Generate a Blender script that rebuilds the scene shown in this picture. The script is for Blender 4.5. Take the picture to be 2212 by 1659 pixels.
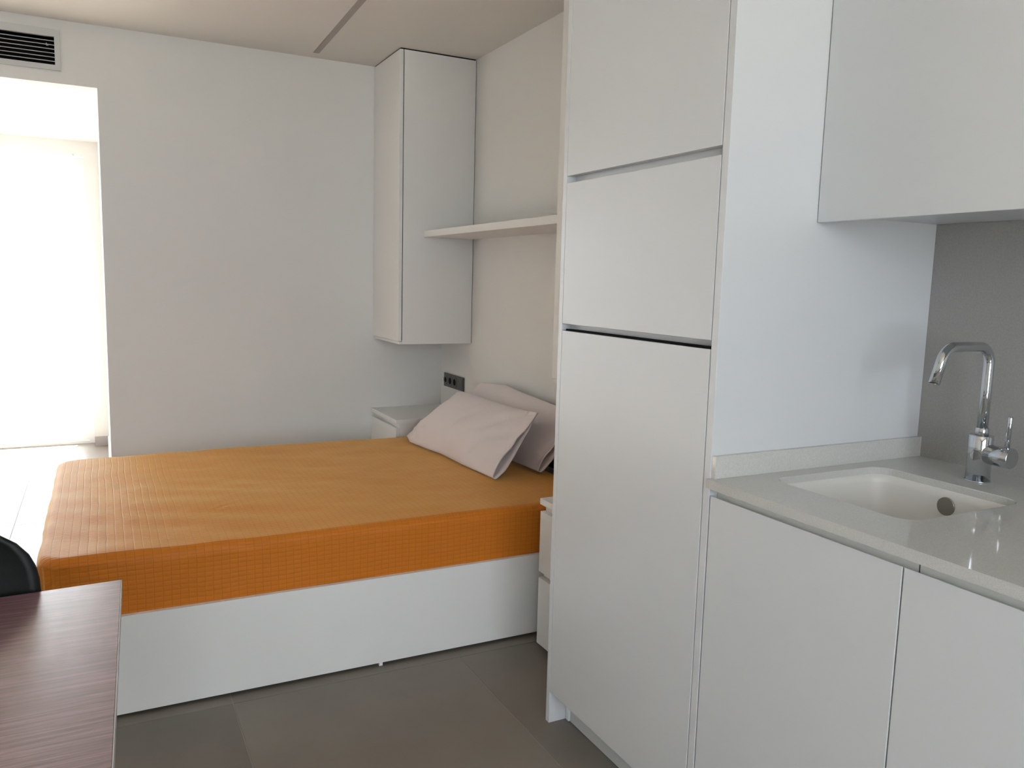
import bpy, bmesh, math, random
from mathutils import Vector, Matrix, noise

for o in list(bpy.data.objects):
    bpy.data.objects.remove(o)
SC = bpy.context.scene
COL = SC.collection
random.seed(7)

# ------------------------------------------------------------------ camera
cd = bpy.data.cameras.new('camera')
cam = bpy.data.objects.new('camera', cd)
COL.objects.link(cam)
RGT = Vector((0.8902704510, -0.4547106353, 0.0256273718))
UPV = Vector((0.0352293951, 0.1248584871, 0.9915489135))
FWD = Vector((0.4540676313, 0.8818436619, -0.1271770022))
m = Matrix((RGT, UPV, -FWD)).transposed().to_4x4()
m.translation = Vector((-1.8164412, -4.4643844, 1.3049889))
cam.matrix_world = m
cd.sensor_fit = 'HORIZONTAL'
cd.sensor_width = 36.0
cd.lens = 1730.19 / 2212 * 36.0
cd.clip_start = 0.02
cd.clip_end = 500
SC.camera = cam

# ------------------------------------------------------------------ sky and exposure
SKY = 10.0
w = bpy.data.worlds.new('sky')
SC.world = w
w.use_nodes = True
bg = w.node_tree.nodes['Background']
bg.inputs['Color'].default_value = (0.83, 0.92, 1.0, 1)
bg.inputs['Strength'].default_value = SKY
vs = SC.view_settings
vs.view_transform = 'Standard'
vs.look = 'None'
vs.gamma = 1
vs.use_curve_mapping = False
vs.exposure = 0.05


def portal(name, loc, rot, sx, sy):
    """light portal: only guides sampling of the sky light through a window"""
    ld = bpy.data.lights.new(name, 'AREA')
    ld.shape = 'RECTANGLE'
    ld.size, ld.size_y = sx, sy
    ld.cycles.is_portal = True
    o = bpy.data.objects.new(name, ld)
    o.location = loc
    o.rotation_euler = rot
    COL.objects.link(o)


sd = bpy.data.lights.new('sun', 'SUN')
sd.energy = 95.0
sd.color = (1.0, 0.985, 0.955)
sd.angle = math.radians(1.0)
sun = bpy.data.objects.new('sun', sd)
sun.rotation_euler = Vector((-0.22, -0.76, -0.60)).to_track_quat('-Z', 'Y').to_euler()
COL.objects.link(sun)

# window of the sunny end (far) and the window behind the camera
FWX0, FWX1, FWZ1, FWY = -3.5, -1.888, 2.112, 2.203
RWX0, RWX1, RWZ0, RWZ1, RWY = -3.2, -1.0, 0.65, 2.30, -6.6
portal('window_portal', ((FWX0 + FWX1) / 2, FWY + 0.32, FWZ1 / 2), (math.radians(-90), 0, 0), FWX1 - FWX0, FWZ1)
portal('window_portal', ((RWX0 + RWX1) / 2, RWY - 0.32, (RWZ0 + RWZ1) / 2), (math.radians(90), 0, 0), RWX1 - RWX0, RWZ1 - RWZ0)

# ------------------------------------------------------------------ key dimensions (metres)
H = 2.4605            # ceiling
KX = -0.6686          # front plane of kitchen doors
GL = -2.5118          # far face of tall unit
GLI = -2.5312         # inner face of its far side panel
GR = -3.1512          # inner face of near side panel
GRO = -3.1718         # outer face of near side panel
CT = 0.8985           # worktop top
ZB = 0.9591           # underside of bedroom wall cabinets
BY = -1.9869          # outer face of bed side board


# ------------------------------------------------------------------ materials
def mat(name, col, rough=0.5, metal=0.0, spec=0.5, coat=0.0, sheen=0.0):
    M = bpy.data.materials.new(name)
    M.use_nodes = True
    b = M.node_tree.nodes['Principled BSDF']
    b.inputs['Base Color'].default_value = (*col, 1)
    b.inputs['Roughness'].default_value = rough
    b.inputs['Metallic'].default_value = metal
    b.inputs['Specular IOR Level'].default_value = spec
    b.inputs['Coat Weight'].default_value = coat
    b.inputs['Sheen Weight'].default_value = sheen
    return M


def nodes(M):
    nt = M.node_tree
    return nt, nt.nodes, nt.links, nt.nodes['Principled BSDF']


def math_node(nt, op, a, b=None, c=None):
    n = nt.nodes.new('ShaderNodeMath')
    n.operation = op
    for i, v in enumerate((a, b, c)):
        if v is None:
            continue
        if isinstance(v, (int, float)):
            n.inputs[i].default_value = v
        else:
            nt.links.new(v, n.inputs[i])
    return n.outputs[0]


def mottled(name, c0, c1, scale, rough, bump=0.0, bscale=200, detail=6, spec=0.5, tone=0.0, stretch=(1, 1, 1), rough_var=0.0):
    """two close tones mixed by noise, with an optional fine bump and a tone shift per object"""
    M = mat(name, c0, rough, spec=spec)
    nt, N, L, b = nodes(M)
    tc = N.new('ShaderNodeTexCoord')
    mp = N.new('ShaderNodeMapping')
    mp.inputs['Scale'].default_value = stretch
    L.new(tc.outputs['Object'], mp.inputs['Vector'])
    vec = mp.outputs[0]
    oi = N.new('ShaderNodeObjectInfo')
    if tone:
        add = N.new('ShaderNodeVectorMath')
        add.operation = 'ADD'
        sc = N.new('ShaderNodeVectorMath')
        sc.operation = 'SCALE'
        cmb = N.new('ShaderNodeCombineXYZ')
        for i in range(3):
            L.new(oi.outputs['Random'], cmb.inputs[i])
        L.new(cmb.outputs[0], sc.inputs[0])
        sc.inputs['Scale'].default_value = 37.0
        L.new(vec, add.inputs[0])
        L.new(sc.outputs[0], add.inputs[1])
        vec = add.outputs[0]
    nz = N.new('ShaderNodeTexNoise')
    nz.inputs['Scale'].default_value = scale
    nz.inputs['Detail'].default_value = detail
    nz.inputs['Roughness'].default_value = 0.6
    L.new(vec, nz.inputs['Vector'])
    cr = N.new('ShaderNodeValToRGB')
    cr.color_ramp.elements[0].position = 0.3
    cr.color_ramp.elements[1].position = 0.7
    cr.color_ramp.elements[0].color = (*c0, 1)
    cr.color_ramp.elements[1].color = (*c1, 1)
    L.new(nz.outputs['Fac'], cr.inputs[0])
    out = cr.outputs[0]
    if tone:
        hs = N.new('ShaderNodeHueSaturation')
        L.new(out, hs.inputs['Color'])
        sc2 = N.new('ShaderNodeSeparateColor')
        L.new(oi.outputs['Color'], sc2.inputs[0])
        L.new(sc2.outputs[0], hs.inputs['Value'])
        out = hs.outputs[0]
    L.new(out, b.inputs['Base Color'])
    if rough_var:
        L.new(math_node(nt, 'ADD', math_node(nt, 'MULTIPLY', nz.outputs['Fac'], rough_var), rough - rough_var / 2), b.inputs['Roughness'])
    if bump:
        n2 = N.new('ShaderNodeTexNoise')
        n2.inputs['Scale'].default_value = bscale
        n2.inputs['Detail'].default_value = 4
        L.new(vec, n2.inputs['Vector'])
        bp = N.new('ShaderNodeBump')
        bp.inputs['Strength'].default_value = bump
        bp.inputs['Distance'].default_value = 0.001
        L.new(n2.outputs['Fac'], bp.inputs['Height'])
        L.new(bp.outputs[0], b.inputs['Normal'])
    return M


MW = mottled('wall_paint', (0.80, 0.79, 0.767), (0.815, 0.805, 0.782), 3, 0.9, bump=0.15, bscale=160, spec=0.2)
MC = mottled('ceiling_paint', (0.78, 0.75, 0.705), (0.79, 0.76, 0.715), 3, 0.9, bump=0.1, bscale=160, spec=0.2)
ML = mottled('white_lacquer', (0.685, 0.69, 0.70), (0.695, 0.70, 0.71), 2, 0.32, bump=0.05, bscale=60, spec=0.5)
MM = mottled('white_melamine', (0.85, 0.84, 0.82), (0.86, 0.85, 0.83), 2, 0.5, bump=0.05, bscale=300)
MCR = mat('cream_rail', (0.80, 0.79, 0.74), 0.35)
MDK = mat('dark_gap', (0.008, 0.008, 0.008), 0.9, spec=0.1)  # near-black, mostly standing in for the shade inside gaps
MQ = mottled('white_quartz', (0.55, 0.54, 0.51), (0.65, 0.64, 0.61), 420, 0.07, bump=0.0, detail=3)
MBS = mottled('grey_stone_splashback', (0.32, 0.305, 0.285), (0.375, 0.36, 0.34), 260, 0.45, bump=0.1, bscale=300, detail=3)
MSK = mat('sink_composite', (0.82, 0.79, 0.75), 0.35)
MCH = mat('chrome', (0.62, 0.64, 0.66), 0.07, metal=1.0)
MST = mat('brushed_steel', (0.36, 0.35, 0.30), 0.3, metal=0.9)
MTL = mottled('floor_tile', (0.195, 0.168, 0.140), (0.245, 0.215, 0.182), 2.2, 0.42, bump=0.12, bscale=90, tone=0.09, rough_var=0.12)
MGR = mat('grout', (0.34, 0.31, 0.28), 0.9)
MBB = mat('skirting_tile', (0.42, 0.38, 0.37), 0.5)
MBK = mottled('black_plastic', (0.006, 0.007, 0.006), (0.009, 0.010, 0.009), 60, 0.5, bump=0.1, bscale=400, spec=0.25)
MAN = mat('anthracite_plastic', (0.11, 0.112, 0.108), 0.4, metal=0.3)
MHL = mat('socket_hole', (0.006, 0.006, 0.007), 0.8, spec=0.1)
MGP = mat('painted_grille', (0.60, 0.61, 0.60), 0.45)
MLP = mat('grey_diffuser', (0.40, 0.37, 0.345), 0.6)
MPV = mat('white_pvc', (0.85, 0.86, 0.87), 0.35)
MBR = mat('balcony_render', (0.82, 0.81, 0.79), 0.9)
MHD = mottled('foliage_dark', (0.012, 0.016, 0.01), (0.03, 0.04, 0.02), 3, 0.9)
MLG = mat('table_leg_paint', (0.55, 0.55, 0.54), 0.4, metal=0.2)
MLS = mat('steel_tube', (0.5, 0.5, 0.5), 0.25, metal=1.0)
MGD = mottled('ground', (0.35, 0.33, 0.28), (0.45, 0.42, 0.36), 0.5, 0.95)

# clear glass: mostly passes straight through, with a faint mirror reflection
MG = bpy.data.materials.new('window_glass')
MG.use_nodes = True
nt = MG.node_tree
for n in list(nt.nodes):
    if n.type != 'OUTPUT_MATERIAL':
        nt.nodes.remove(n)
tr = nt.nodes.new('ShaderNodeBsdfTransparent')
gl = nt.nodes.new('ShaderNodeBsdfGlossy')
gl.inputs['Roughness'].default_value = 0.0
fr = nt.nodes.new('ShaderNodeFresnel')
fr.inputs['IOR'].default_value = 1.25
mx = nt.nodes.new('ShaderNodeMixShader')
nt.links.new(fr.outputs[0], mx.inputs[0])
nt.links.new(tr.outputs[0], mx.inputs[1])
nt.links.new(gl.outputs[0], mx.inputs[2])
nt.links.new(mx.outputs[0], [n for n in nt.nodes if n.type == 'OUTPUT_MATERIAL'][0].inputs['Surface'])

# table laminate: walnut with long grain along x
MWD = mat('walnut_laminate', (0.2, 0.12, 0.1), 0.30, spec=0.7, coat=0.7)
MWD.node_tree.nodes['Principled BSDF'].inputs['Coat IOR'].default_value = 1.55
nt, N, L, b = nodes(MWD)
tc = N.new('ShaderNodeTexCoord')
mp = N.new('ShaderNodeMapping')
mp.inputs['Scale'].default_value = (1.6, 34.0, 34.0)
mp.inputs['Rotation'].default_value = (0, 0, math.radians(1.5))
L.new(tc.outputs['Object'], mp.inputs['Vector'])
nz = N.new('ShaderNodeTexNoise')
nz.inputs['Scale'].default_value = 4.0
nz.inputs['Detail'].default_value = 10
nz.inputs['Roughness'].default_value = 0.72
nz.inputs['Distortion'].default_value = 0.4
L.new(mp.outputs[0], nz.inputs['Vector'])
cr = N.new('ShaderNodeValToRGB')
el = cr.color_ramp.elements
b.inputs['Coat Roughness'].default_value = 0.25
el[0].position, el[0].color = 0.30, (0.070, 0.028, 0.029, 1)
el[1].position, el[1].color = 0.72, (0.41, 0.225, 0.265, 1)
e = el.new(0.50)
e.color = (0.195, 0.097, 0.107, 1)
L.new(nz.outputs['Fac'], cr.inputs[0])
L.new(cr.outputs[0], b.inputs['Base Color'])
bp = N.new('ShaderNodeBump')
bp.inputs['Strength'].default_value = 0.25
bp.inputs['Distance'].default_value = 0.001
L.new(nz.outputs['Fac'], bp.inputs['Height'])
L.new(bp.outputs[0], b.inputs['Normal'])

# quilted orange bedspread: stitched grid (2.4 cm x 1.5 cm cells) with puckered ribs
MB = mat('orange_quilt', (0.6, 0.25, 0.04), 0.50, spec=0.22, sheen=0.58)
nt, N, L, b = nodes(MB)
b.inputs['Sheen Roughness'].default_value = 0.4
b.inputs['Sheen Tint'].default_value = (1.0, 0.84, 0.33, 1)
tc = N.new('ShaderNodeTexCoord')
geo = N.new('ShaderNodeNewGeometry')
wn = N.new('ShaderNodeTexNoise')
wn.inputs['Scale'].default_value = 3.0
L.new(tc.outputs['Object'], wn.inputs['Vector'])
sp = N.new('ShaderNodeSeparateXYZ')
L.new(tc.outputs['Object'], sp.inputs[0])
sn = N.new('ShaderNodeSeparateXYZ')
L.new(geo.outputs['True Normal'], sn.inputs[0])
wob = math_node(nt, 'MULTIPLY', math_node(nt, 'SUBTRACT', wn.outputs['Fac'], 0.5), 0.014)
onx = math_node(nt, 'GREATER_THAN', math_node(nt, 'ABSOLUTE', sn.outputs[0]), 0.7)
ony = math_node(nt, 'GREATER_THAN', math_node(nt, 'ABSOLUTE', sn.outputs[1]), 0.7)
ca = math_node(nt, 'ADD', math_node(nt, 'MULTIPLY_ADD', sp.outputs[2], onx, sp.outputs[0]), wob)
cb = math_node(nt, 'ADD', math_node(nt, 'MULTIPLY_ADD', sp.outputs[2], ony, sp.outputs[1]), wob)
fa = math_node(nt, 'FRACT', math_node(nt, 'DIVIDE', ca, 0.024))
fb = math_node(nt, 'FRACT', math_node(nt, 'DIVIDE', cb, 0.0150))
da = math_node(nt, 'MULTIPLY', math_node(nt, 'ABSOLUTE', math_node(nt, 'SUBTRACT', fa, 0.5)), 2.0)
db = math_node(nt, 'MULTIPLY', math_node(nt, 'ABSOLUTE', math_node(nt, 'SUBTRACT', fb, 0.5)), 2.0)
pa = math_node(nt, 'SUBTRACT', 1.0, math_node(nt, 'POWER', da, 8.0))
pb = math_node(nt, 'SUBTRACT', 1.0, math_node(nt, 'POWER', db, 2.5))
hh = math_node(nt, 'MULTIPLY', pa, pb)
bp = N.new('ShaderNodeBump')
bp.inputs['Strength'].default_value = 0.45
bp.inputs['Distance'].default_value = 0.0013
L.new(hh, bp.inputs['Height'])
L.new(bp.outputs[0], b.inputs['Normal'])
thr = math_node(nt, 'MAXIMUM', math_node(nt, 'GREATER_THAN', da, 0.93), math_node(nt, 'MULTIPLY', math_node(nt, 'GREATER_THAN', db, 0.82), 0.55))
mc = N.new('ShaderNodeMix')
mc.data_type = 'RGBA'
mc.inputs[6].default_value = (0.63, 0.188, 0.016, 1)
mc.inputs[7].default_value = (0.52, 0.155, 0.013, 1)
L.new(thr, mc.inputs[0])
L.new(mc.outputs[2], b.inputs['Base Color'])

# pillow cotton
MP = mat('white_pink_cotton', (0.80, 0.72, 0.71), 0.85, spec=0.2, sheen=0.2)
nt, N, L, b = nodes(MP)
tc = N.new('ShaderNodeTexCoord')
nz = N.new('ShaderNodeTexNoise')
nz.inputs['Scale'].default_value = 14
nz.inputs['Detail'].default_value = 4
nz.inputs['Distortion'].default_value = 0.2
L.new(tc.outputs['Object'], nz.inputs['Vector'])
bp = N.new('ShaderNodeBump')
bp.inputs['Strength'].default_value = 0.22
bp.inputs['Distance'].default_value = 0.009
L.new(nz.outputs['Fac'], bp.inputs['Height'])
L.new(bp.outputs[0], b.inputs['Normal'])


# ------------------------------------------------------------------ mesh helpers
def add_box(bm, x0, x1, y0, y1, z0, z1, bev=0.0, seg=2):
    x0, x1 = min(x0, x1), max(x0, x1)
    y0, y1 = min(y0, y1), max(y0, y1)
    z0, z1 = min(z0, z1), max(z0, z1)
    r = bmesh.ops.create_cube(bm, size=1.0)
    vs_ = r['verts']
    for v in vs_:
        v.co = Vector((x0 + (v.co.x + .5) * (x1 - x0), y0 + (v.co.y + .5) * (y1 - y0), z0 + (v.co.z + .5) * (z1 - z0)))
    if bev > 0:
        es = list({e for v in vs_ for e in v.link_edges})
        bmesh.ops.bevel(bm, geom=es, offset=bev, segments=seg, profile=0.5, affect='EDGES')


def box(x0, x1, y0, y1, z0, z1, bev=0.0):
    bm = bmesh.new()
    add_box(bm, x0, x1, y0, y1, z0, z1, bev)
    return bm


def boxes(*bs, bev=0.0):
    bm = bmesh.new()
    for q in bs:
        add_box(bm, *q, bev)
    return bm


def sweep(bm, pts, rad, n=20, cap=True):
    """tube along a polyline; rad is a number or a list"""
    pts = [Vector(p) for p in pts]
    rs = rad if isinstance(rad, (list, tuple)) else [rad] * len(pts)
    t0 = (pts[1] - pts[0]).normalized()
    ref = Vector((0, 0, 1)) if abs(t0.z) < .9 else Vector((1, 0, 0))
    nrm = t0.cross(ref).normalized()
    rings = []
    for i, p in enumerate(pts):
        if i == 0:
            t = t0
        elif i == len(pts) - 1:
            t = (pts[i] - pts[i - 1]).normalized()
        else:
            t = ((pts[i] - pts[i - 1]).normalized() + (pts[i + 1] - pts[i]).normalized()).normalized()
        nrm = (nrm - t * nrm.dot(t)).normalized()
        bn = t.cross(nrm)
        rings.append([bm.verts.new(p + (nrm * math.cos(2 * math.pi * k / n) + bn * math.sin(2 * math.pi * k / n)) * rs[i]) for k in range(n)])
    for a, c in zip(rings, rings[1:]):
        for k in range(n):
            f = bm.faces.new((a[k], a[(k + 1) % n], c[(k + 1) % n], c[k]))
            f.smooth = True
    if cap:
        bm.faces.new(list(reversed(rings[0])))
        bm.faces.new(rings[-1])


def tube(pts, rad, n=20):
    bm = bmesh.new()
    sweep(bm, pts, rad, n)
    return bm


def arc_corner(p0, p1, p2, r, k=8):
    """points replacing the corner p1 of p0-p1-p2 by a round bend of about radius r"""
    p0, p1, p2 = Vector(p0), Vector(p1), Vector(p2)
    a, c = (p0 - p1).normalized(), (p2 - p1).normalized()
    ang = a.angle(c)
    d = r / math.tan(ang / 2)
    s, e = p1 + a * d, p1 + c * d
    cen = p1 + (a + c).normalized() * (r / math.sin(ang / 2))
    out = []
    for i in range(k + 1):
        v = (s - cen).lerp(e - cen, i / k)
        out.append(cen + v.normalized() * r)
    # slerp-like spacing is close enough for small bends
    return out


def obj(name, bm, material, parent=None, smooth=False):
    bmesh.ops.recalc_face_normals(bm, faces=bm.faces[:])
    me = bpy.data.meshes.new(name)
    bm.to_mesh(me)
    bm.free()
    me.materials.append(material)
    if smooth:
        for p in me.polygons:
            p.use_smooth = True
    o = bpy.data.objects.new(name, me)
    COL.objects.link(o)
    if parent is not None:
        o.parent = parent
        w0 = parent
        off = Vector((0, 0, 0))
        while w0 is not None:
            off += w0.location
            w0 = w0.parent
        for v in me.vertices:
            v.co -= off
    return o


def thing(name, label, cat, loc=(0, 0, 0), group=None):
    o = bpy.data.objects.new(name, None)
    o.location = loc
    o.empty_display_size = 0.1
    COL.objects.link(o)
    o['label'] = label
    o['category'] = cat
    if group:
        o['group'] = group
    return o


def tag(o, label, cat, group=None):
    o['label'] = label
    o['category'] = cat
    if group:
        o['group'] = group
    return o


def struct(name, bm, m, label=None, cat=None):
    o = obj(name, bm, m)
    o['kind'] = 'structure'
    if label:
        o['label'] = label
    if cat:
        o['category'] = cat
    return o


# ------------------------------------------------------------------ setting
LX = -3.9            # left wall of the room
fl = struct('floor', box(LX - .1, 0.1, -6.9, FWY + .3, -0.12, -0.0012), MGR, 'grey brown large-format tiled floor', 'floor')
TS = 0.752
tile_me = None
jx0 = -0.745
jy0 = -2.035
for i in range(-6, 2):
    for j in range(-7, 7):
        x0, x1 = jx0 + i * TS, jx0 + (i + 1) * TS
        y0, y1 = jy0 + j * TS, jy0 + (j + 1) * TS
        x0c, x1c = max(x0, LX), min(x1, 0.0)
        y0c, y1c = max(y0, -6.6), min(y1, FWY + .28)
        if x1c - x0c < .02 or y1c - y0c < .02:
            continue
        full = (x0c == x0 and x1c == x1 and y0c == y0 and y1c == y1)
        g = 0.0011
        if full and tile_me is not None:
            t = bpy.data.objects.new('tile', tile_me)
            COL.objects.link(t)
        else:
            bm = box(x0c - x0 + g, x1c - x0 - g, y0c - y0 + g, y1c - y0 - g, -0.0012, 0.0, 0.0004)
            t = obj('tile', bm, MTL)
            if full:
                tile_me = t.data
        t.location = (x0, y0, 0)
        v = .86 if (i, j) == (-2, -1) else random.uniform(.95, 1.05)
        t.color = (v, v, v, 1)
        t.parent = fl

struct('ceiling', box(LX - .1, 0.1, -6.7, 0.12, H, H + .12), MC, 'white plastered ceiling over bed and kitchen', 'ceiling')
struct('ceiling', box(LX - .1, 0.1, 0.12, FWY + .3, 2.219, 2.34), MC, 'bright lower ceiling beyond the opening', 'ceiling')
# wall with the opening: main leaf right of the opening and lintel above it (set back 4 mm)
struct('wall_back', boxes((-1.7933, 0.1, 0.0, 0.12, 0, H)), MW, 'plain white wall behind the bed', 'wall')
lin = struct('wall_lintel', boxes((LX, -2.60, 0.004, 0.12, 2.1723, H), (-1.9645, -1.7933, 0.004, 0.12, 2.1723, H),
                                  (-2.60, -1.9645, 0.004, 0.12, 2.3795, H), (-2.60, -1.9645, 0.004, 0.12, 2.1723, 2.2525)),
             MW, 'white lintel wall over the bright opening', 'wall')
struct('wall_right', box(0.0, 0.12, -6.7, 0.12, 0, H), MW, 'white wall behind headboard and kitchen', 'wall')
struct('wall_left', box(LX - .12, LX, -6.7, FWY + .3, 0, H), MW)
struct('wall_side', box(-1.7933, -1.70, 0.12, FWY, 0, 2.22), MW, 'bright side wall beyond the opening', 'wall')
struct('wall_window', boxes((FWX1, 0.1, FWY, FWY + .3, 0, H), (LX - .1, FWX0, FWY, FWY + .3, 0, H), (FWX0, FWX1, FWY, FWY + .3, FWZ1, H)), MW,
       'white wall round the bright balcony window', 'wall')
struct('wall_front', boxes((LX - .1, RWX0, RWY - .3, RWY, 0, H), (RWX1, .1, RWY - .3, RWY, 0, H),
                           (RWX0, RWX1, RWY - .3, RWY, RWZ1, H), (RWX0, RWX1, RWY - .3, RWY, 0, RWZ0)), MW)
struct('baseboard_window', box(FWX1, -1.7933, FWY - .012, FWY, 0, 0.070), MBB, 'grey tile skirting beside the bright window', 'skirting')
struct('baseboard_side', box(-1.8000, -1.7933, 0.12, FWY - .012, 0, 0.070), MPV)
struct('baseboard_left', box(LX, LX + .012, -6.6, FWY - .012, 0, 0.070), MBB)


def window(name, x0, x1, z0, z1, y, label, n=2):
    wdw = bpy.data.objects.new(name, None)
    wdw.location = (x0, y, z0)
    COL.objects.link(wdw)
    wdw['kind'] = 'structure'
    wdw['label'] = label
    wdw['category'] = 'window'
    f = .035
    obj('window_frame', boxes((x0, x0 + f, y, y + .07, z0, z1), (x1 - f, x1, y, y + .07, z0, z1), (x0 + f, x1 - f, y, y + .07, z1 - f, z1),
                              (x0 + f, x1 - f, y, y + .07, z0, z0 + .02)), MPV, wdw)
    s = (x1 - x0 - 2 * f) / n
    for i in range(n):
        a, c = x0 + f + i * s, x0 + f + (i + 1) * s
        q = .045
        yy = y + .012 + .02 * (i % 2)
        sh = obj('sash', boxes((a, a + q, yy, yy + .035, z0 + .02, z1 - f), (c - q, c, yy, yy + .035, z0 + .02, z1 - f),
                               (a + q, c - q, yy, yy + .035, z1 - f - q, z1 - f), (a + q, c - q, yy, yy + .035, z0 + .02, z0 + .07)), MPV, wdw)
        obj('pane', box(a + q, c - q, yy + .015, yy + .019, z0 + .07, z1 - f - q), MG, sh)
    return wdw


window('window_1', FWX0, FWX1, 0.0, FWZ1, FWY + .12, 'overexposed white balcony door with glass panes')
window('window_2', RWX0, RWX1, RWZ0, RWZ1, RWY - .2, 'wide window behind the camera')
# blind bracket at the head of the bright window
br = thing('blind_bracket', 'small white blind bracket at the top corner of the bright window', 'bracket', (-1.952, FWY - .02, 2.11))
obj('bracket_plate', box(-1.985, -1.912, FWY - .004, FWY, 2.112, 2.124, .001), MPV, br)
obj('screw', tube([(-1.952, FWY - .004, 2.118), (-1.952, FWY - .011, 2.118)], .006, 12), MLS, br)
# balcony outside
struct('balcony_floor', box(-6.5, 0.5, FWY + .3, 4.15, -0.12, -0.01), MBR, 'white balcony floor outside the window', 'balcony')
struct('balcony_parapet', box(-6.5, 0.5, 4.15, 4.3, -0.12, 1.135), MBR, 'white balcony parapet outside the window', 'balcony')
struct('ground', box(-80, 80, -80, 140, -9.2, -9.0), MGD)

# ------------------------------------------------------------------ tall kitchen unit with fridge
tall = thing('tall_cabinet', 'tall white handleless cabinet column with three stacked doors, beside the worktop', 'cabinet', (KX, (GL + GRO) / 2, 0))
obj('side_panel', box(KX, 0, GL, GLI, 0, H - .002, .0012), ML, tall)
obj('side_panel', box(KX, 0, GR, GRO, 0, H - .002, .0012), ML, tall)
dy0, dy1 = GLI - .0015, GR + .0030
DX = KX + .020
obj('door', box(KX, DX, dy0, dy1, 1.5935, H - .003, .0012), ML, tall)
obj('door', box(KX, DX, dy0, dy1, 1.1915, 1.5745, .0012), ML, tall)
obj('fridge_door', box(KX, DX, dy0, dy1, 0.100, 1.1725, .0012), ML, tall)['label'] = 'tall lower door of the built-in fridge'
obj('carcass', boxes((DX + .003, -.01, GLI, GR, 1.600, H - .003), (DX + .003, -.01, GLI, GR, 1.200, 1.565), (DX + .003, -.01, GLI, GR, 0.100, 1.158)), MDK, tall)  # carcass coloured black to stand for the shade in the door gaps
for z in (1.5655, 1.1640):
    obj('handle_rail', boxes((DX + .008, DX + .011, GLI - .001, GR + .001, z, z + .034), (DX + .0045, DX + .011, GLI - .001, GR + .001, z + .001, z + .004)), ML, tall)
obj('black_strip', box(KX + .002, KX + .016, GLI - .020, GR + .003, 1.1732, 1.1780), MDK, tall)['label'] = 'black strip above the fridge door'  # plain black strip in the gap over the lower door
obj('plinth', box(-.607, -.590, GLI - .022, GR, 0.002, 0.098), MGP, tall)
obj('plinth_end_clip', box(-.612, -.590, GLI - .003, GLI - .020, 0.001, 0.098, .002), MPV, tall)

# ------------------------------------------------------------------ base units and worktop
KEND = -5.0


def base_unit(y0, y1, d0, d1, label):
    t = thing('base_cabinet', label, 'cabinet', (KX, (y0 + y1) / 2, 0), 'handleless base cabinets under the worktop')
    obj('carcass', box(KX + .023, -.01, y0 - .001, y1 + .001, 0.10, 0.700), MM, t)
    bm = bmesh.new()
    a = [bm.verts.new((x, d0, z)) for x, z in ((KX, .1), (KX + .020, .1), (KX + .020, .838), (KX + .003, .860), (KX, .860))]
    c = [bm.verts.new((x, d1, z)) for x, z in ((KX, .1), (KX + .020, .1), (KX + .020, .838), (KX + .003, .860), (KX, .860))]
    bm.faces.new(a)
    bm.faces.new(list(reversed(c)))
    for k in range(5):
        bm.faces.new((a[k], c[k], c[(k + 1) % 5], a[(k + 1) % 5]))
    bmesh.ops.bevel(bm, geom=bm.edges[:], offset=.0008, segments=1, affect='EDGES')
    obj('door', bm, ML, t)
    obj('rail_shade_strip', box(KX + .026, KX + .028, y0 - .001, y1 + .001, .75, .8784), MDK, t)  # black backing: shade of the rail seam put in as colour
    obj('handle_rail', boxes((KX + .022, KX + .025, y0 - .0016, y1 + .0016, .80, .8784)), MCR, t)
    obj('plinth', box(-.607, -.590, y0 - .001, y1 + .001, 0.002, 0.098), MGP, t)
    return t


base_unit(GRO, -3.6550, GRO - .0040, -3.6405, 'white handleless base cabinet under the worktop, next to the tall cabinet')
base_unit(-3.6550, -4.2550, -3.6435, -4.2520, 'white handleless base cabinet at the right picture edge, second from the tall cabinet')


def round_rect(x0, x1, y0, y1, r, k=8):
    pts = []
    for cx, cy, a0 in ((x1 - r, y1 - r, 0), (x0 + r, y1 - r, 90), (x0 + r, y0 + r, 180), (x1 - r, y0 + r, 270)):
        for i in range(k + 1):
            a = math.radians(a0 + 90 * i / k)
            pts.append((cx + r * math.cos(a), cy + r * math.sin(a)))
    return pts


SX0, SX1, SY0, SY1 = -0.548, -0.205, -3.560, -3.226
wt = thing('worktop', 'pale quartz worktop with undermount sink cutout and low upstand', 'worktop', (-.34, -4.0, CT - .02))
bm = bmesh.new()
wx0, wx1, wy0, wy1 = -0.680, -0.001, KEND, GRO - .0002
inner = round_rect(SX0, SX1, SY0, SY1, .042)
ci = Vector(((SX0 + SX1) / 2, (SY0 + SY1) / 2))
# mid rectangle 1.5 cm outside the cutout, then the slab around it
n = len(inner)
mid = round_rect(SX0 - .02, SX1 + .02, SY0 - .02, SY1 + .02, .001)


def ring(pts, z):
    return [bm.verts.new((p[0], p[1], z)) for p in pts]


zt, zb_ = CT, CT - .02
ins = [(p[0], p[1]) for p in inner]
it0 = ring([(p[0] + (ci.x - p[0]) * -.006, p[1] + (ci.y - p[1]) * -.006) for p in inner], zt)
it1 = ring(ins, zt - .002)
ib = ring(ins, zb_)
mt, mb = ring(mid, zt), ring(mid, zb_)


def bridge(a, c):
    for k in range(len(a)):
        q = (a[k], a[(k + 1) % len(a)], c[(k + 1) % len(a)], c[k])
        try:
            bm.faces.new(q)
        except ValueError:
            pass


bridge(it0, it1)
bridge(it1, ib)
bridge(it0, mt)
bridge(ib, mb)
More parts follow.
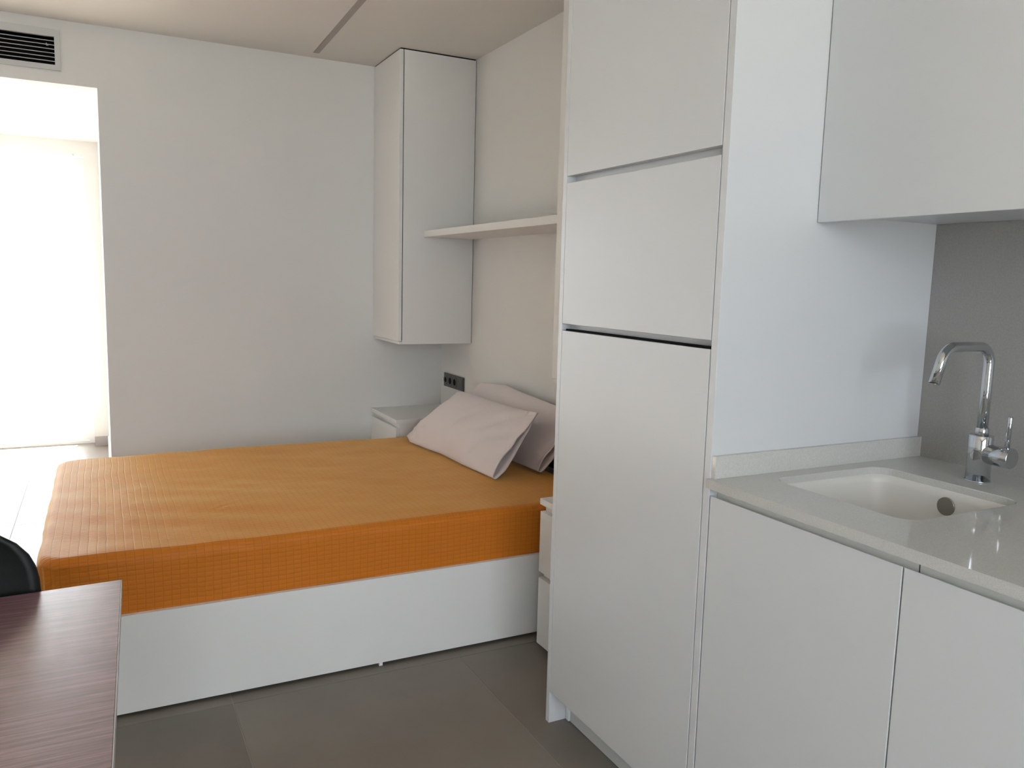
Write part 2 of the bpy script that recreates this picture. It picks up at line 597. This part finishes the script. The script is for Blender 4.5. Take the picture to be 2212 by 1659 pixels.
# slab around the mid rectangle as four quads (top and bottom)
mx0, mx1, my0, my1 = SX0 - .02, SX1 + .02, SY0 - .02, SY1 + .02
for z in (zt, zb_):
    for (a, b_, c, d) in ((wx0, mx0, wy0, wy1), (mx1, wx1, wy0, wy1), (mx0, mx1, my1, wy1), (mx0, mx1, wy0, my0)):
        bm.faces.new([bm.verts.new(v) for v in ((a, c, z), (b_, c, z), (b_, d, z), (a, d, z))])
for (p, q) in (((wx0, wy0), (wx0, wy1)), ((wx0, wy1), (wx1, wy1)), ((wx1, wy1), (wx1, wy0)), ((wx1, wy0), (wx0, wy0))):
    bm.faces.new([bm.verts.new(v) for v in ((*p, zb_), (*q, zb_), (*q, zt), (*p, zt))])
obj('slab', bm, MQ, wt)
obj('upstand', box(KX + .002, -.0045, GRO - .0002, GRO - .0128, CT, .9470, .0006), MQ, wt)
bs = tag(obj('splashback', box(-.0045, -.0005, GRO - .0003, KEND, CT, 1.4675), MBS), 'matt grey stone splashback behind the tap', 'splashback')

# sink bowl
bm = bmesh.new()
prof = [(0.012, CT - .0205), (0.0, CT - .0205), (0.002, CT - .035), (-.004, CT - .14), (-.02, CT - .168), (-.05, CT - .180)]
rings = []
for off, z in prof:
    rr = max(.02, .042 + off)
    rings.append([bm.verts.new((p[0], p[1], z)) for p in round_rect(SX0 - off, SX1 + off, SY0 - off, SY1 + off, rr)])
for a, c in zip(rings, rings[1:]):
    for k in range(n):
        f = bm.faces.new((a[k], a[(k + 1) % n], c[(k + 1) % n], c[k]))
        f.smooth = True
bm.faces.new(rings[-1])
sink = thing('sink', 'white undermount sink bowl with rounded corners set in the pale worktop', 'sink', (ci.x, ci.y, CT - .18))
so = obj('bowl', bm, MSK, sink)
sm = so.modifiers.new('thickness', 'SOLIDIFY')
sm.thickness = .006
sm.offset = 1
obj('drain', tube([(ci.x, ci.y, CT - .180), (ci.x, ci.y, CT - .176)], .045, 28), MST, sink)
ovy = -3.401
obj('overflow_cap', tube([(SX1 - .001, ovy, .848), (SX1 - .008, ovy, .848)], [.021, .0195], 28), MST, sink)['label'] = 'round steel overflow cap on the back wall of the bowl'

# ------------------------------------------------------------------ tap
FX, FY = -.122, -3.408
tap = thing('kitchen_tap', 'chrome single-lever kitchen tap with square swan spout behind the sink', 'tap', (FX, FY, CT))
obj('base_ring', tube([(FX, FY, CT), (FX, FY, CT + .003)], .0262, 32), MCH, tap)
obj('tap_body', tube([(FX, FY, CT + .003), (FX, FY, CT + .1005), (FX, FY, CT + .102)], [.0243, .0243, .0232], 40), MCH, tap)
obj('collar', tube([(FX, FY, CT + .102), (FX, FY, CT + .103), (FX, FY, CT + .117), (FX, FY, CT + .118)], [.0125, .0135, .0135, .0125], 32), MCH, tap)
top = 1.192
p = [(FX, FY, CT + .118), (FX, FY, CT + .2)]
p += [tuple(v) for v in arc_corner((FX, FY, 1.0), (FX, FY, top), (FX - .1, FY, top + .001), .036, 12)]
p += [(FX - .07, FY, top + .001), (FX - .10, FY, top + .001)]
p += [tuple(v) for v in arc_corner((FX - .05, FY, top + .001), (FX - .148, FY, top + .001), (FX - .176, FY, 1.120), .042, 12)]
p += [(FX - .176, FY, 1.119)]
obj('spout', tube(p, .0108, 28), MCH, tap)
obj('aerator', tube([(FX - .176, FY, 1.1195), (FX - .1765, FY, 1.1165)], [.0085, .0085], 20), MST, tap)
hz = CT + .063
hub = obj('lever_hub', tube([(FX, FY - .018, hz), (FX, FY - .040, hz), (FX, FY - .041, hz), (FX, FY - .0685, hz), (FX, FY - .070, hz)], [.0215, .0215, .0222, .0222, .021], 36), MCH, tap)
obj('lever', tube([(FX, FY - .057, hz + .017), (FX - .002, FY - .059, hz + .086), (FX - .002, FY - .059, hz + .088)], [.0052, .0050, .0042], 18), MCH, hub)

# ------------------------------------------------------------------ kitchen wall cabinets
UX = -.4087


def wall_unit(y0, y1, label):
    t = thing('kitchen_wall_cabinet', label, 'cabinet', (UX, (y0 + y1) / 2, 1.45))
    obj('door', box(UX, UX + .019, y0 - .0025, y1 + .0015, 1.4500, H - .003, .0012), ML, t)
    obj('carcass', box(UX + .021, -.002, y0 - .001, y1 + .0005, 1.4680, H - .003, .0005), ML, t)


wall_unit(GRO, -3.772, 'large white flat-fronted kitchen wall cabinet above the sink')
wall_unit(-3.772, -4.372, 'white kitchen wall cabinet beyond the right picture edge')

# ------------------------------------------------------------------ bedroom wall cabinets, shelf
WX = -.4246


def bed_cabinet(y0, y1, label):
    t = thing('bedroom_wall_cabinet', label, 'cabinet', (WX, (y0 + y1) / 2, ZB))
    obj('door', box(WX, WX + .019, y0 - .003, y1 + .001, ZB + .016, H - .006, .0010), MM, t)
    obj('cabinet_body', box(WX + .0225, -.003, y0 - .003, y1, ZB, H - .006, .0008), MM, t)
    obj('handle_lip', box(WX + .006, WX + .0215, y0 - .006, y1 + .001, ZB, ZB + .0145, .0008), MM, t)
    obj('gap_shade_strip', boxes((WX + .004, -.006, y0 - .006, y1 + .003, H - .006, H), (-.003, 0, y0 - .004, y1 + .003, ZB + .003, H - .006),
                             (WX + .0192, WX + .0222, y0 - .0045, y1 + .0025, ZB + .02, H - .008), (WX + .012, WX + .0192, y0 - .0002, y0 - .0027, ZB + .02, H - .008)), MDK, t)  # black slabs painted in as the shade of the cabinet seams


bed_cabinet(0, -.4361, 'tall narrow white wall cabinet in the corner above the far nightstand')
bed_cabinet(-2.060, GL, 'white wall cabinet above the near nightstand, mostly hidden by the tall kitchen column')
tag(obj('wall_shelf', box(-.2858, -.0005, -.4366, -2.0595, 1.5236, 1.5560, .001), MM), 'white floating shelf above the pillows', 'shelf')


# ------------------------------------------------------------------ nightstands
def nightstand(y0, y1, x0, ztop, label):
    """y0 far side, y1 near side, x0 front"""
    t = thing('nightstand', label, 'nightstand', (x0, (y0 + y1) / 2, 0))
    obj('stand_top', box(x0, -.001, y0 - .001, y1, ztop - .022, ztop, .001), MM, t)
    obj('body', box(x0 + .0215, -.003, y0 - .006, y1 + .006, 0.022, ztop - .0225, .0008), MM, t)
    for (a, c) in ((.288, ztop - .046), (.022, .266)):
        obj('drawer_front', box(x0 + .001, x0 + .020, y0 - .004, y1 + .006, a, c, .001), MM, t)
    obj('plinth', box(x0 + .05, -.003, y0 - .012, y1 + .012, 0.0, 0.0215), MDK, t)


nightstand(0, -.4494, -.4368, .5560, 'white two-drawer nightstand in the room corner beyond the bed')
nightstand(-2.0785, -2.5095, -.4653, .5532, 'white nightstand between bed and tall kitchen column, mostly hidden')

# ------------------------------------------------------------------ bed
bed = thing('bed_base', 'low white box bed base with plain side boards', 'bed', (-1.0, -1.27, 0))
BX = -2.0
obj('side_board', box(BX, -.02, BY, BY + .019, .0116, .3114, .001), MM, bed)
obj('side_board', box(BX, -.02, -.550, -.569, .0116, .3114, .001), MM, bed)
obj('foot_board', box(BX, BX + .019, BY + .0195, -.5695, .0116, .3114, .001), MM, bed)
obj('slat_deck', box(BX + .02, -.02, BY + .0195, -.5695, .27, .296), MM, bed)
obj('under_bed_shade', box(BX + .03, -.03, BY + .035, -.585, .0118, .27), MDK, bed)  # black block added as the shadow beneath the bed boards
for x in (-1.93, -1.012, -.08):
    for y in (BY + .0095, -.5595):
        obj('foot', box(x - .006, x + .006, y - .008, y + .008, 0.0, .0125, .0008), MPV, bed)

# bedspread over the mattress
bm = bmesh.new()
mx0, mx1, my0, my1 = -2.005, -.10, BY + .016, -.566
ZT, ZL, RC, RE = .4935, .299, .085, .028
K = 14
# outline samples: dense straight runs plus corner arcs


def outline(x0, x1, y0, y1, r, ns=44):
    pts = []
    cs = ((x1 - r, y1 - r, 0), (x0 + r, y1 - r, 90), (x0 + r, y0 + r, 180), (x1 - r, y0 + r, 270))
    for q, (cx, cy, a0) in enumerate(cs):
        for i in range(K + 1):
            a = math.radians(a0 + 90 * i / K)
            pts.append(Vector((cx + r * math.cos(a), cy + r * math.sin(a), 0)))
        nx, ny, na = cs[(q + 1) % 4]
        s = Vector((cx + r * math.cos(math.radians(a0 + 90)), cy + r * math.sin(math.radians(a0 + 90)), 0))
        e = Vector((nx + r * math.cos(math.radians(na)), ny + r * math.sin(math.radians(na)), 0))
        for i in range(1, ns):
            pts.append(s.lerp(e, i / ns))
    return pts


base = outline(mx0, mx1, my0, my1, RC)
cen = Vector(((mx0 + mx1) / 2, (my0 + my1) / 2, 0))


def inset(d):
    return outline(mx0 + d, mx1 - d, my0 + d, my1 - d, max(RC - d * .6, .02))


levels = []
for i in range(1, 44):
    s = i / 44
    rim = inset(RE)
    levels.append([cen.lerp(q, s) + Vector((0, 0, ZT)) for q in rim])
for i in range(0, 9):
    a = math.pi / 2 * i / 8
    levels.append([q + Vector((0, 0, ZT - RE + RE * math.cos(a))) for q in inset(RE - RE * math.sin(a))])
for i in range(1, 13):
    z = (ZT - RE) + (ZL - (ZT - RE)) * i / 12
    levels.append([q + Vector((0, 0, z)) for q in inset(.004 * i / 12)])


def wrinkle(c, nl):
    """slow undulation plus a few long tension folds"""
    v = Vector((c.x * 2.2, c.y * 2.6, c.z * 3))
    h = noise.noise(v) * .005 + noise.noise(v * 2.7 + Vector((5, 3, 1))) * .0028 + noise.noise(v * 7 + Vector((1, 8, 2))) * .0010
    # diagonal creases near the foot corner towards the camera
    d = math.hypot(c.x + 1.75, c.y + 1.55)
    h += .0022 * math.exp(-(d / .45) ** 2) * math.sin((c.x * .55 + c.y) * 34 + 2 * noise.noise(v * 1.5))
    # small pucker on the top
    pd = math.hypot((c.x + 1.455) * .7 + (c.y + 1.60) * .7, ((c.x + 1.455) * -.7 + (c.y + 1.60) * .7) * 2.2)
    h += .0020 * math.exp(-(pd / .06) ** 2) * math.cos(pd * 70)
    if c.z < ZT - RE:
        h = h * .6 + .004 * noise.noise(Vector((c.x * 9, c.y * 9, c.z * 1.5)))
        dc = math.hypot(c.x - mx0, c.y - my0)
        h += .006 * math.exp(-(dc / .10) ** 2) * math.sin((c.x - c.y) * 130)
    return h


vr = []
for li, lv in enumerate(levels):
    row = []
    for q in lv:
        if q.z > ZT - RE * .6:
            nl = Vector((0, 0, 1))
        else:
            nl = Vector((q.x - cen.x, q.y - cen.y, 0))
            nl = Vector((nl.x / 1.0, 0, 0)).normalized() if (abs(q.x - mx0) < .03 or abs(q.x - mx1) < .03) else Vector((0, nl.y, 0)).normalized()
        h = wrinkle(q, nl)
        if nl.z < .5:
            h = min(h, .003)
        row.append(bm.verts.new(q + nl * h))
    vr.append(row)
cv = bm.verts.new(cen + Vector((0, 0, ZT + wrinkle(cen + Vector((0, 0, ZT)), 0))))
nn = len(vr[0])
for k in range(nn):
    bm.faces.new((cv, vr[0][k], vr[0][(k + 1) % nn])).smooth = True
for a, c in zip(vr, vr[1:]):
    for k in range(nn):
        bm.faces.new((a[k], a[(k + 1) % nn], c[(k + 1) % nn], c[k])).smooth = True
bm.faces.new(list(reversed(vr[-1])))
sp_ = tag(obj('bedspread', bm, MB), 'mustard orange quilted bedspread stretched over the mattress', 'bedspread')


# ------------------------------------------------------------------ pillows
def lerp_poly(P, t):
    t = min(max(t, 0), 1)
    for (t0, a), (t1, c) in zip(P, P[1:]):
        if t <= t1:
            s = (t - t0) / (t1 - t0)
            s = s * s * (3 - 2 * s) * .5 + s * .5
            return Vector(a).lerp(Vector(c), s)
    return Vector(P[-1][1])


def pillow(name, B, T, front, back, label, seed, NT=64, NU=22):
    """pillow in a case open at t=1: B and T are the lower and upper edges as polylines over t"""
    bm = bmesh.new()
    rings = []

    def pt(t, s, side, shrink=1.0):
        b_, tp = lerp_poly(B, t), lerp_poly(T, t)
        ax = (tp - b_)
        dt = (lerp_poly(B, min(t + .02, 1)) + lerp_poly(T, min(t + .02, 1)) - lerp_poly(B, max(t - .02, 0)) - lerp_poly(T, max(t - .02, 0)))
        nrm = ax.cross(dt).normalized()
        if nrm.x > 0:
            nrm = -nrm
        e = 4 * s * (1 - s)
        # plump in the middle, pinched at the closed end, flat hem at the open end
        lt = min(1, t / .30)
        endp = math.sin(math.pi / 2 * lt) ** 1.1
        k = max(0, (t - .62) / .38)
        k = k * k * (3 - 2 * k)
        skew = 1.45 * max(s, 1e-6) ** .30 * (1 - s)
        pl = front if side > 0 else back
        pe = front * .35 if side > 0 else back * 0.95
        h = endp * ((1 - k) * pl * e ** .62 + k * pe * skew) * shrink
        w_ = Vector((t * 5.2, s * 3.1, seed + side * 3))
        h += endp * e ** .5 * (.006 * noise.noise(w_) + .0035 * noise.noise(w_ * 2.7))
        # tension folds running from the open end's lower corner
        h += .011 * e * math.sin((t * 11 - s * 4) * 3.1 + 2.5 * noise.noise(w_)) * max(0, t - .45) * (1 if side > 0 else .3)
        h += .004 * e * math.sin((t * 4 + s * 9) * 2.2 + 4 * noise.noise(w_ * .8)) * max(0, .7 - t)
        # gathers by the closed lower corner
        h += .012 * math.exp(-((t - .12) ** 2 + (s - .18) ** 2) / .014) * math.sin(t * 48 + s * 26)
        h += .010 * e * math.exp(-((s - .25) / .2) ** 2) * endp
        if shrink < 1:
            h = h * shrink - .0022 - .010 * (1 - shrink)
        p_ = b_ + ax * s + nrm * h * (1 if side > 0 else -1)
        return p_

    def loop(t, shrink=1.0):
        L_ = []
        for i in range(NU + 1):
            s = .5 - .5 * math.cos(math.pi * i / NU)
            L_.append(pt(t, s, 1, shrink))
        for i in range(NU - 1, 0, -1):
            s = .5 - .5 * math.cos(math.pi * i / NU)
            L_.append(pt(t, s, -1, shrink))
        return L_

    ts = [i / NT for i in range(NT + 1)]
    loops = [loop(t) for t in ts]
    # turn the hem inwards and close deep inside the case
    for t, s_ in ((1.0, .92), (.97, .86), (.94, .74), (.91, .58)):
        loops.append(loop(t, s_))
    for lp in loops:
        rings.append([bm.verts.new((v.x, v.y, max(v.z, .4965 + .0012 * math.sin(v.y * 40)))) for v in lp])
    q = len(rings[0])
    for a, c in zip(rings, rings[1:]):
        for k in range(q):
            bm.faces.new((a[k], a[(k + 1) % q], c[(k + 1) % q], c[k])).smooth = True
    # closing caps: strip faces between front and back
    for rg, rev in ((rings[0], False), (rings[-1], True)):
        for i in range(NU):
            f_ = [rg[i], rg[i + 1], rg[(q - i - 1) % q], rg[(q - i) % q]]
            f_ = [v for j, v in enumerate(f_) if v not in f_[:j]]
            if len(f_) >= 3:
                bm.faces.new(f_).smooth = True
    return tag(obj(name, bm, MP), label, 'pillow')


pillow('pillow',
       [(0, (-.445, -.640, .507)), (.15, (-.475, -.77, .502)), (.36, (-.455, -.95, .502)), (.5, (-.432, -1.08, .502)), (.75, (-.428, -1.33, .502)), (1, (-.415, -1.600, .506))],
       [(0, (-.200, -.715, .735)), (.2, (-.195, -.86, .748)), (.5, (-.195, -1.12, .745)), (.8, (-.195, -1.40, .750)), (1, (-.200, -1.570, .762))],
       .062, .030, 'front pillow in a pale pink cotton case, open end towards the kitchen', 1.3)
pillow('pillow',
       [(0, (-.195, -.66, .507)), (.5, (-.200, -1.15, .505)), (1, (-.190, -1.575, .508))],
       [(0, (-.060, -.640, .752)), (.12, (-.060, -.70, .775)), (.35, (-.055, -.97, .798)), (.6, (-.058, -1.18, .785)), (1, (-.062, -1.66, .765))],
       .045, .028, 'rear pillow in a pale pink cotton case, leaning on the wall behind the front one', 6.1)
tag(obj('black_pouch', box(-.085, -.030, -1.40, -1.66, .498, .585, .008), MHL), 'small black pouch on the bed behind the pillows, beside the tall column', 'pouch')

# ------------------------------------------------------------------ socket strip
st = thing('socket_plate', 'anthracite four-module socket plate on the wall above the far nightstand', 'socket', (0, -.209, .7165))
obj('plate', box(-.009, -.0005, -.066, -.352, .678, .7575, .002), MAN, st)
for yc in (-.095, -.163, -.230):
    sk = obj('socket', tube([(-.0088, yc, .717), (-.0108, yc, .717)], .0335 if yc < -.11 else .029, 28), MAN, st)
    obj('socket_recess', tube([(-.0106, yc, .717), (-.0112, yc, .717)], .0195 if yc < -.11 else .015, 24), MHL, sk)
rk = obj('light_switch', box(-.0125, -.009, -.288, -.343, .685, .7505, .0015), MAN, st)
obj('switch_gap', box(-.0127, -.0124, -.3195, -.3215, .687, .722), MHL, rk)

# ------------------------------------------------------------------ ceiling light profile
a0, a1 = Vector((-.769, -.104, H)), Vector((-.835, -2.60, H))
dv = (a1 - a0).normalized()
pv = Vector((-dv.y, dv.x, 0))


def slab_along(a, c, half, z0, z1):
    bm = bmesh.new()
    vs1 = [bm.verts.new((q.x, q.y, z)) for z in (z0, z1) for q in (a + pv * half, a - pv * half, c - pv * half, c + pv * half)]
    for f in ((0, 1, 2, 3), (7, 6, 5, 4), (0, 4, 5, 1), (1, 5, 6, 2), (2, 6, 7, 3), (3, 7, 4, 0)):
        bm.faces.new([vs1[i] for i in f])
    return bm


lt = thing('ceiling_light_profile', 'slim grey linear light profile set in the ceiling, switched off', 'light', (-.8, -1.3, H - .003))
obj('profile', slab_along(a0, a1, .0150, H - .0025, H + .001), MLP, lt)
obj('diffuser', slab_along(a0 + dv * .004, a1 - dv * .004, .0115, H - .0031, H - .0024), MLP, lt)

# ------------------------------------------------------------------ air grille
gx0, gx1, gz0, gz1 = -2.60, -1.9650, 2.2530, 2.3790
ag = thing('air_vent', 'white rectangular air grille with thin horizontal louvres above the opening', 'vent', ((gx0 + gx1) / 2, 0, 2.31))
obj('grille_frame', boxes((gx0 - .022, gx1 + .022, -.006, .0035, gz1, gz1 + .034), (gx0 - .022, gx1 + .022, -.006, .0035, gz0 - .024, gz0),
                          (gx1, gx1 + .022, -.006, .0035, gz0, gz1), (gx0 - .022, gx0, -.006, .0035, gz0, gz1)), MGP, ag)
obj('duct', boxes((gx0 + .001, gx1 - .001, .060, .064, gz0 + .0002, gz1 - .0002)), MDK, ag)
obj('duct_lining', boxes((gx0, gx1 + .0003, .012, .060, gz1 - .0006, gz1 + .0003), (gx0, gx1, .012, .060, gz0 - .0003, gz0 + .0006),
                         (gx1 - .0006, gx1 + .0003, .012, .060, gz0, gz1)), MDK, ag)
for k in range(6):
    z = gz0 + .0175 + k * .01815
    obj('louvre', box(gx0, gx1, .001, .010, z - .0011, z + .0011), MGP, ag)
obj('louvre_clip', boxes((-1.9990, -1.9965, .014, .018, 2.340, 2.352), (-1.9965, -1.990, .014, .018, 2.340, 2.3425)), MGP, ag)

# ------------------------------------------------------------------ table and chair at the left
tb = thing('dining_table', 'walnut-grain dining table top reaching in from the left', 'table', (-2.4, -3.3, 0))
cA, cB, cC = Vector((-1.8000, -2.8760)), Vector((-3.20, -2.945)), Vector((-1.8330, -3.7600))
cD = cB + (cC - cA)
bm = bmesh.new()
tv = [bm.verts.new((q.x, q.y, z)) for z in (.716, .740) for q in (cA, cB, cD, cC)]
for f in ((3, 2, 1, 0), (4, 5, 6, 7), (0, 1, 5, 4), (1, 2, 6, 5), (2, 3, 7, 6), (3, 0, 4, 7)):
    bm.faces.new([tv[i] for i in f])
bmesh.ops.bevel(bm, geom=bm.edges[:], offset=.0008, segments=1, affect='EDGES')
obj('tabletop', bm, MWD, tb)
bm = bmesh.new()
u_ = Vector((1, 0)) * .0012
vv_ = [bm.verts.new((q.x, q.y, z)) for z in (.7165, .7395) for q in (cA, cA + u_, cC + u_, cC)]
for f in ((3, 2, 1, 0), (4, 5, 6, 7), (0, 1, 5, 4), (1, 2, 6, 5), (2, 3, 7, 6), (3, 0, 4, 7)):
    bm.faces.new([vv_[i] for i in f])
obj('edge_band', bm, MLG, tb)['label'] = 'light grey edge strip of the table top'
for q in (cA, cB, cC, cD):
    cc_ = (cA + cB + cC + cD) / 4
    v = q + (cc_ - q) * .12
    obj('leg', box(v.x - .022, v.x + .022, v.y - .022, v.y + .022, 0.0, .716, .002), MLG, tb)
for yy in (-3.00, -3.66):
    obj('apron', box(-3.05, -1.93, yy, yy - .02, .66, .7155), MLG, tb)

ch = thing('shell_chair', 'black moulded shell chair with rounded back behind the table', 'chair', (-2.142, -3.03, 0))
bm = bmesh.new()
prof = [(-3.265, .435), (-3.225, .452), (-3.135, .445), (-3.035, .436), (-2.955, .440), (-2.900, .466), (-2.868, .53), (-2.850, .62), (-2.838, .735), (-2.832, .855), (-2.8315, .867)]


def prof_at(v):
    x = v * (len(prof) - 1)
    i = min(int(x), len(prof) - 2)
    f = x - i
    p0_, p1_, p2_, p3_ = prof[max(i - 1, 0)], prof[i], prof[i + 1], prof[min(i + 2, len(prof) - 1)]
    return [0.5 * ((2 * p1_[k]) + (-p0_[k] + p2_[k]) * f + (2 * p0_[k] - 5 * p1_[k] + 4 * p2_[k] - p3_[k]) * f * f + (-p0_[k] + 3 * p1_[k] - 3 * p2_[k] + p3_[k]) * f ** 3) for k in (0, 1)]


NV, NW = 60, 24
rows = []
for j in range(NV + 1):
    v = j / NV
    v = v - .04 * math.sin(4 * math.pi * v) * 0
    y, z = prof_at(v)
    hw = .205 + .018 * math.sin(math.pi * min(1, v * 1.1))
    # rounding of the free ends
    zt_ = max(0, (z - .740) / .127) if v > .5 else max(0, (-3.185 - y) / .08)
    hw *= max(.03, (1 - min(zt_, .9995) ** 2.6)) ** .40
    row = []
    for i in range(NW + 1):
        u = -1 + 2 * i / NW
        bend = .030 * u * u
        if v > .5:
            row.append(bm.verts.new((-2.142 + hw * u, y - bend, z)))
        else:
            k = min(1, v * 2)
            row.append(bm.verts.new((-2.142 + hw * u, y - bend * k ** 3, z + bend * .5 * math.sin(math.pi * k) * abs(u))))
    rows.append(row)
for a, c in zip(rows, rows[1:]):
    for i in range(NW):
        bm.faces.new((a[i], a[i + 1], c[i + 1], c[i])).smooth = True
sh = obj('shell_seat', bm, MBK, ch)
md = sh.modifiers.new('thickness', 'SOLIDIFY')
md.thickness = .007
for sx in (-1, 1):
    for (ys, yf) in ((-3.175, -3.235), (-2.955, -2.875)):
        obj('leg', tube([(-2.142 + sx * .13, ys, .437), (-2.142 + sx * .20, yf, 0.0)], .0105, 14), MLS, ch)
for yy in (-3.185, -2.965):
    obj('under_frame', box(-2.31, -2.03, yy, yy + .02, .425, .436), MLS, ch)
